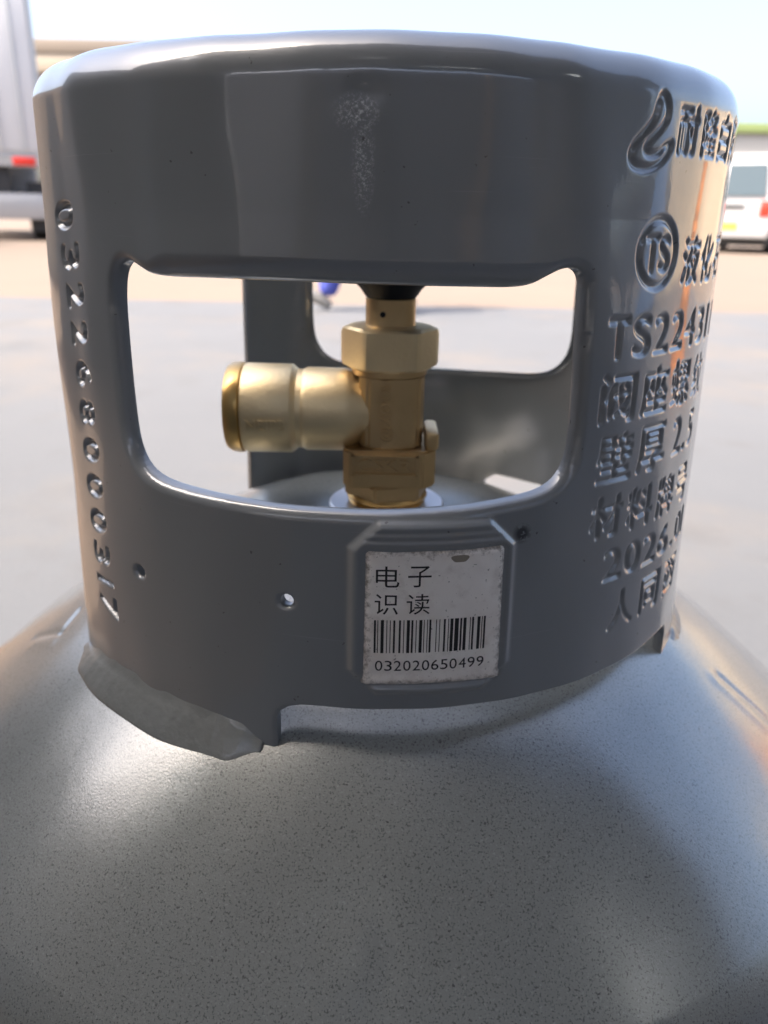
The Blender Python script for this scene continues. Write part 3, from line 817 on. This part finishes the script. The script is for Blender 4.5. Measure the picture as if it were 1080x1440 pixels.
# white warehouse behind the minibus
wh = empty('warehouse', (20, 38, 0))
tag(wh, 'long white warehouse with green roof edge behind the white minibus at right', 'building')
box('wall', (-11, 14, 0, 10, 0, 4.35), m_bldg, wh)
box('roof', (-11.2, 14.2, -.2, 10.2, 4.353, 4.75), m_green, wh, .02)
for k in range(6):
    f_ = box('window', (-9.6+k*4, -7.4+k*4, -.04, -.003, 1.6, 3.0), m_glass, wh); 
    box('sill', (-9.7+k*4, -7.3+k*4, -.10, -.043, 1.5, 1.597), m_bldg, f_)
# sand coloured boundary wall on the right, orange bollard and blue container before it
bw = empty('boundary_wall', (14.5, 8, 0))
tag(bw, 'sand coloured rendered boundary wall along the right side of the yard', 'wall')
box('wall_panel', (0, .25, -5.5, 8.5, 0, 2.6), m_sand, bw)
box('coping', (-.05, .30, -5.55, 8.55, 2.603, 2.70), m_sand, bw, .01)
for k in range(5): box('pier', (-.12, -.003, -5.4+k*3.3, -5.05+k*3.3, 0, 2.59), m_sand, bw, .01)
bw2 = empty('boundary_wall', (-9.2, 3, 0))
tag(bw2, 'tan rendered wall along the left side of the yard, behind the shed', 'wall')
box('wall_panel', (0, .2, 0, 11.5, 0, 2.9), m_tan, bw2)
box('coping', (-.05, .25, -.05, 11.55, 2.903, 3.0), m_tan, bw2, .01)
dr = empty('oil_drum', (4.15, 1.95, 0))
tag(dr, 'orange steel oil drum standing in the yard right of the gas bottle', 'drum')
bm = bmesh.new(); lathe(bm, [(.24, 0), (.25, .01), (.25, .03), (.238, .04), (.238, .31), (.248, .325), (.248, .345), (.238, .36), (.238, .64), (.248, .655), (.248, .675), (.238, .69), (.238, .95), (.25, .96), (.25, .98), (.235, .985), (.230, .965)], 48)
from_bm('shell', bm, m_orange, dr, smooth=True, sharp=40)
for x_, r_ in ((.14, .035), (-.14, .02)):
    bm = bmesh.new(); lathe(bm, [(r_, .96), (r_, .978), (r_*.7, .982)], 16, Matrix.Translation((x_, 0, 0))); from_bm('bung', bm, m_rim, dr, smooth=True, sharp=40)
ct = empty('storage_container', (9.2, -.4, 0), math.radians(8))
tag(ct, 'blue ribbed steel storage container at the right of the shed', 'container')
box('shell', (0, 2.4, 0, 1.5, .12, 2.2), m_blue, ct, .02)
for k in range(7): box('rib', (-.04, -.003, .08+k*.2, .18+k*.2, .2, 2.1), m_blue, ct)
for x in (.1, 2.1):
    box('skid', (x, x+.2, .02, 1.48, 0, .117), m_dark, ct)

# vehicles -----------------------------------------------------------
def wheel(parent, x, y, r, wd, name='wheel'):
    M_ = Matrix.Translation((x, y, r)) @ Matrix.Rotation(PI/2, 4, 'Y')
    bm = bmesh.new(); lathe(bm, [(r*.55, -wd/2), (r*.93, -wd/2), (r, -wd/2+.03), (r, wd/2-.03), (r*.93, wd/2), (r*.55, wd/2)], 32, M_)
    o = from_bm(name, bm, m_rubber, parent, smooth=True, sharp=40)
    bm = bmesh.new(); lathe(bm, [(r*.12, -wd/2-.012), (r*.5, -wd/2+.03), (r*.54, -wd/2-.005), (r*.54, wd/2+.005), (r*.5, wd/2-.03), (r*.12, wd/2+.012)], 24, M_)
    from_bm('rim', bm, m_rim, o, smooth=True, sharp=30)
    return o
def minibus(loc, rz):
    """rear at local y=0 facing -Y, 1.8 m wide, 4.7 m long"""
    t = empty('minibus', loc, rz)
    side = [(0.02, .38), (0, .75), (.03, 1.15), (.16, 1.85), (.32, 2.06), (3.2, 2.06), (3.75, 1.75), (4.25, 1.15), (4.65, 1.0), (4.72, .65), (4.70, .36)]
    M_ = Matrix(((0, 0, 1, 0), (1, 0, 0, 0), (0, 1, 0, 0), (0, 0, 0, 1)))
    bm = bmesh.new(); prism(bm, side, -.9, .9, M_, bev=.06, seg=3)
    b = from_bm('body', bm, m_white, t, smooth=True, sharp=40)
    bm = bmesh.new()
    v = [bm.verts.new(p) for p in ((-.70, .030, 1.20), (.70, .030, 1.20), (.62, .135, 1.84), (-.62, .135, 1.84))]
    f = bm.faces.new(v); r = bmesh.ops.extrude_face_region(bm, geom=[f])
    for v_ in [g_ for g_ in r['geom'] if isinstance(g_, bmesh.types.BMVert)]: v_.co.y -= .045
    from_bm('rear_window', bm, m_glass, t)
    for s_ in (-1, 1):
        x0, x1 = sorted((s_*.62, s_*.84))
        box('taillight', (x0, x1, -.035, .12, .78, 1.10), m_red, t, .02)
        xx0, xx1 = sorted((s_*.885, s_*.908))
        for y0, y1 in ((.35, 1.35), (1.45, 2.4), (2.5, 3.35)):
            box('side_window', (xx0, xx1, y0, y1, 1.22, 1.80), m_glass, t, .008)
        for yy_ in (.95, 3.75): wheel(t, s_*.80, yy_, .33, .2)
        box('mirror', (*sorted((s_*.93, s_*1.10)), 3.55, 3.65, 1.2, 1.4), m_dark, t, .02)
    box('rear_bumper', (-.88, .88, -.10, .10, .32, .58), m_white, t, .04)
    pl = box('number_plate', (-.24, .24, -.125, -.103, .50, .64), m_yellow, t)
    box('tailgate_handle', (-.3, .3, -.03, .01, .95, 1.02), m_dark, t, .01)
    box('underbody', (-.82, .82, .15, 4.5, .16, .36), m_dark, t)
    return t
def copy_tree(o, parent=None):
    c = o.copy(); C.objects.link(c)
    if parent: c.parent = parent
    for ch in list(o.children): copy_tree(ch, c)
    return c
mb = minibus((7.55, 18.3, 0), math.radians(-34))
tag(mb, 'white minibus with red tail lamps and yellow plate at the right edge', 'minibus', 'white minibuses parked across the yard')
mb2 = copy_tree(mb); mb2.location = (-6.35, 17.6, 0); mb2.rotation_euler.z = math.radians(2)
mb2['label'] = 'white minibus parked just right of the tall box truck, mostly behind the collar'
mb3 = copy_tree(mb); mb3.location = (10.6, 19.3, 0); mb3.rotation_euler.z = math.radians(-28)
mb3['label'] = 'second white minibus beyond the one at the right edge'

tk = empty('box_truck', (-8.15, 16.6, 0), math.radians(24))
tag(tk, 'tall white box truck seen from behind at the left edge', 'truck')
box('cargo_box', (-1.2, 1.2, .05, 6.2, 1.62, 4.6), m_truck, tk, .03)
for s_ in (-1, 1):
    dp = box('rear_door', (*sorted((s_*.02, s_*1.14)), .0, .047, 1.72, 4.5), m_truck, tk, .01)
    for x in (.38, .82):
        bm = bmesh.new(); lathe(bm, [(.02, 1.75), (.02, 4.45)], 10, Matrix.Translation((s_*x, -.03, 0)))
        from_bm('lock_rod', bm, m_rim, dp, smooth=True, sharp=50)
    box('corner_post', (*sorted((s_*1.153, s_*1.23)), -.01, .045, 1.62, 4.6), m_rim, tk)
    ml = box('tail_lamp', (*sorted((s_*.55, s_*.98)), -.06, -.005, 1.44, 1.60), m_red, tk, .01)
    for yy_ in (.9, 1.95, 4.9): wheel(tk, s_*.95, yy_+.2, .48, .32)
    box('mudguard', (*sorted((s_*.74, s_*1.19)), .35, .39, .18, 1.15), m_dark, tk)
box('chassis', (-.45, .45, .1, 7.6, .85, 1.42), m_dark, tk, .02)
box('rear_sill', (-1.2, 1.2, -.05, .10, 1.423, 1.615), m_bldg, tk)
box('bumper', (-1.15, 1.15, -.02, .10, .42, .92), m_white, tk, .03)
box('cab', (-1.1, 1.1, 6.5, 8.4, .6, 2.9), m_white, tk, .12)
box('front_bumper', (-1.12, 1.12, 8.35, 8.55, .35, .75), m_dark, tk, .03)
box('fuel_tank', (.5, 1.05, 2.9, 3.9, .5, 1.0), m_rim, tk, .08)

# ------------------------------------------------------------------ person walking, only a trousered leg shows
def skin_figure(name, verts, edges, radii, mat, parent, root=0, sub=2):
    me = bpy.data.meshes.new(name); me.from_pydata(verts, edges, [])
    o = bpy.data.objects.new(name, me); C.objects.link(o)
    sk_ = o.modifiers.new('skin', 'SKIN'); sk_.use_smooth_shade = True
    for k, r in enumerate(radii):
        d_ = me.skin_vertices[0].data[k]; d_.radius = (r, r) if not isinstance(r, tuple) else r; d_.use_root = (k == root)
    s_ = o.modifiers.new('sub', 'SUBSURF'); s_.levels = s_.render_levels = sub
    bpy.context.view_layer.update()
    dg = bpy.context.evaluated_depsgraph_get()
    m2 = bpy.data.meshes.new_from_object(o.evaluated_get(dg)); m2.name = name
    bpy.data.objects.remove(o)
    return link(name, m2, mat, parent, smooth=True)
m_skin = new_mat('skin', (.45, .28, .2), .5); m_blue_cloth = speckled('blue_work_cloth', (.05, .07, .33), (.07, .09, .40), .8, 30)
m_shoe = speckled('grey_shoe', (.20, .20, .19), (.14, .14, .14), .6, 30); m_hair = new_mat('hair', (.02, .017, .015), .5)
pe = empty('person', (-.22, 5.4, 0))
tag(pe, 'person in blue work clothes and grey shoes walking past behind the collar', 'person')
# walking towards +X: trailing leg at the left, leading leg at the right
V_ = [(0, 0, .86), (.01, 0, 1.0), (.02, 0, 1.15), (.03, 0, 1.29), (.04, 0, 1.38), (.05, 0, 1.45), (.06, 0, 1.52), (.07, 0, 1.59),
      (-.02, .08, .83), (-.13, .08, .48), (-.25, .08, .11), (.0, -.08, .83), (.17, -.08, .47), (.28, -.08, .10),
      (.03, .17, 1.31), (.14, .20, 1.07), (.30, .19, .93), (.03, -.17, 1.31), (-.10, -.20, 1.07), (-.16, -.20, .84)]
E_ = [(0, 1), (1, 2), (2, 3), (3, 4), (4, 5), (5, 6), (6, 7), (0, 8), (8, 9), (9, 10), (0, 11), (11, 12), (12, 13), (3, 14), (14, 15), (15, 16), (3, 17), (17, 18), (18, 19)]
Rr = [(.11, .15), (.10, .14), (.11, .16), (.10, .15), .05, .065, .09, .065, .085, .062, .045, .085, .062, .045, .055, .042, .03, .055, .042, .03]
skin_figure('body', V_, E_, Rr, m_skin, pe)
# clothes: trousers and jacket a little larger than the body
skin_figure('trousers', [(0, 0, .93), (0, 0, .86), (-.02, .08, .80), (-.13, .08, .48), (-.225, .08, .09), (.0, -.08, .80), (.17, -.08, .47), (.27, -.08, .14)],
            [(0, 1), (1, 2), (2, 3), (3, 4), (1, 5), (5, 6), (6, 7)], [(.13, .17), (.13, .17), .105, .085, .078, .105, .085, .078], m_blue_cloth, pe, 1)
skin_figure('jacket', [(0, 0, .90), (.01, 0, 1.05), (.02, 0, 1.18), (.03, 0, 1.32), (.04, 0, 1.37), (.03, .18, 1.32), (.14, .21, 1.07), (.28, .19, .95), (.03, -.18, 1.32), (-.10, -.21, 1.07), (-.155, -.20, .88)],
            [(0, 1), (1, 2), (2, 3), (3, 4), (3, 5), (5, 6), (6, 7), (3, 8), (8, 9), (9, 10)], [(.14, .18), (.13, .17), (.13, .18), (.12, .16), .07, .07, .058, .05, .07, .058, .05], m_blue_cloth, pe, 1)
for side_, base, toe in ((.08, (-.33, .12), (-.19, .025)), (-.08, (.27, .06), (.42, .10))):
    skin_figure('shoe', [(base[0]-.03, side_, base[1]), ((base[0]+toe[0])/2, side_, (base[1]+toe[1])/2), (toe[0], side_, toe[1])], [(0, 1), (1, 2)], [.045, .048, .032], m_shoe, pe, 0)
for sy, (hx_, hz) in ((.19, (.33, .90)), (-.20, (-.165, .80))):
    vs = [(hx_-.02, sy, hz+.03), (hx_, sy, hz-.03)]; ed = [(0, 1)]; rd = [.025, (.018, .034)]
    for f_ in range(4):
        k = len(vs); yy_ = sy-.03+.02*f_
        vs += [(hx_+.012, yy_, hz-.075), (hx_+.02, yy_, hz-.105+.006*abs(f_-1))]; ed += [(1, k), (k, k+1)]; rd += [.009, .008]
    k = len(vs); vs += [(hx_+.03, sy-.035, hz-.03), (hx_+.04, sy-.03, hz-.06)]; ed += [(0, k), (k, k+1)]; rd += [.010, .008]
    skin_figure('hand', vs, ed, rd, m_skin, pe, 0, 1)
bm = bmesh.new(); bmesh.ops.create_uvsphere(bm, u_segments=24, v_segments=16, radius=1)
for v in bm.verts: v.co = Vector((.055+v.co.x*.098, v.co.y*.083, 1.585+v.co.z*.085))
bmesh.ops.delete(bm, geom=[v for v in bm.verts if v.co.z < 1.545 and v.co.x > .04], context='VERTS')
from_bm('hair', bm, m_hair, pe, smooth=True)
for s_ in (-1, 1):
    bm = bmesh.new(); bmesh.ops.create_uvsphere(bm, u_segments=10, v_segments=6, radius=.011, matrix=Matrix.Translation((.138, s_*.03, 1.535)))
    from_bm('eye', bm, m_hair, pe, smooth=True)
    bm = bmesh.new(); bmesh.ops.create_uvsphere(bm, u_segments=10, v_segments=6, radius=.02, matrix=Matrix.Translation((.06, s_*.085, 1.52)))
    from_bm('ear', bm, m_skin, pe, smooth=True)
bm = bmesh.new(); bmesh.ops.create_cone(bm, segments=8, radius1=.016, radius2=.006, depth=.04, matrix=Matrix.Translation((.150, 0, 1.515)))
from_bm('nose', bm, m_skin, pe, smooth=True)
bm = bmesh.new(); add_box(bm, .135, .147, -.02, .02, 1.482, 1.488); from_bm('mouth', bm, m_red, pe)
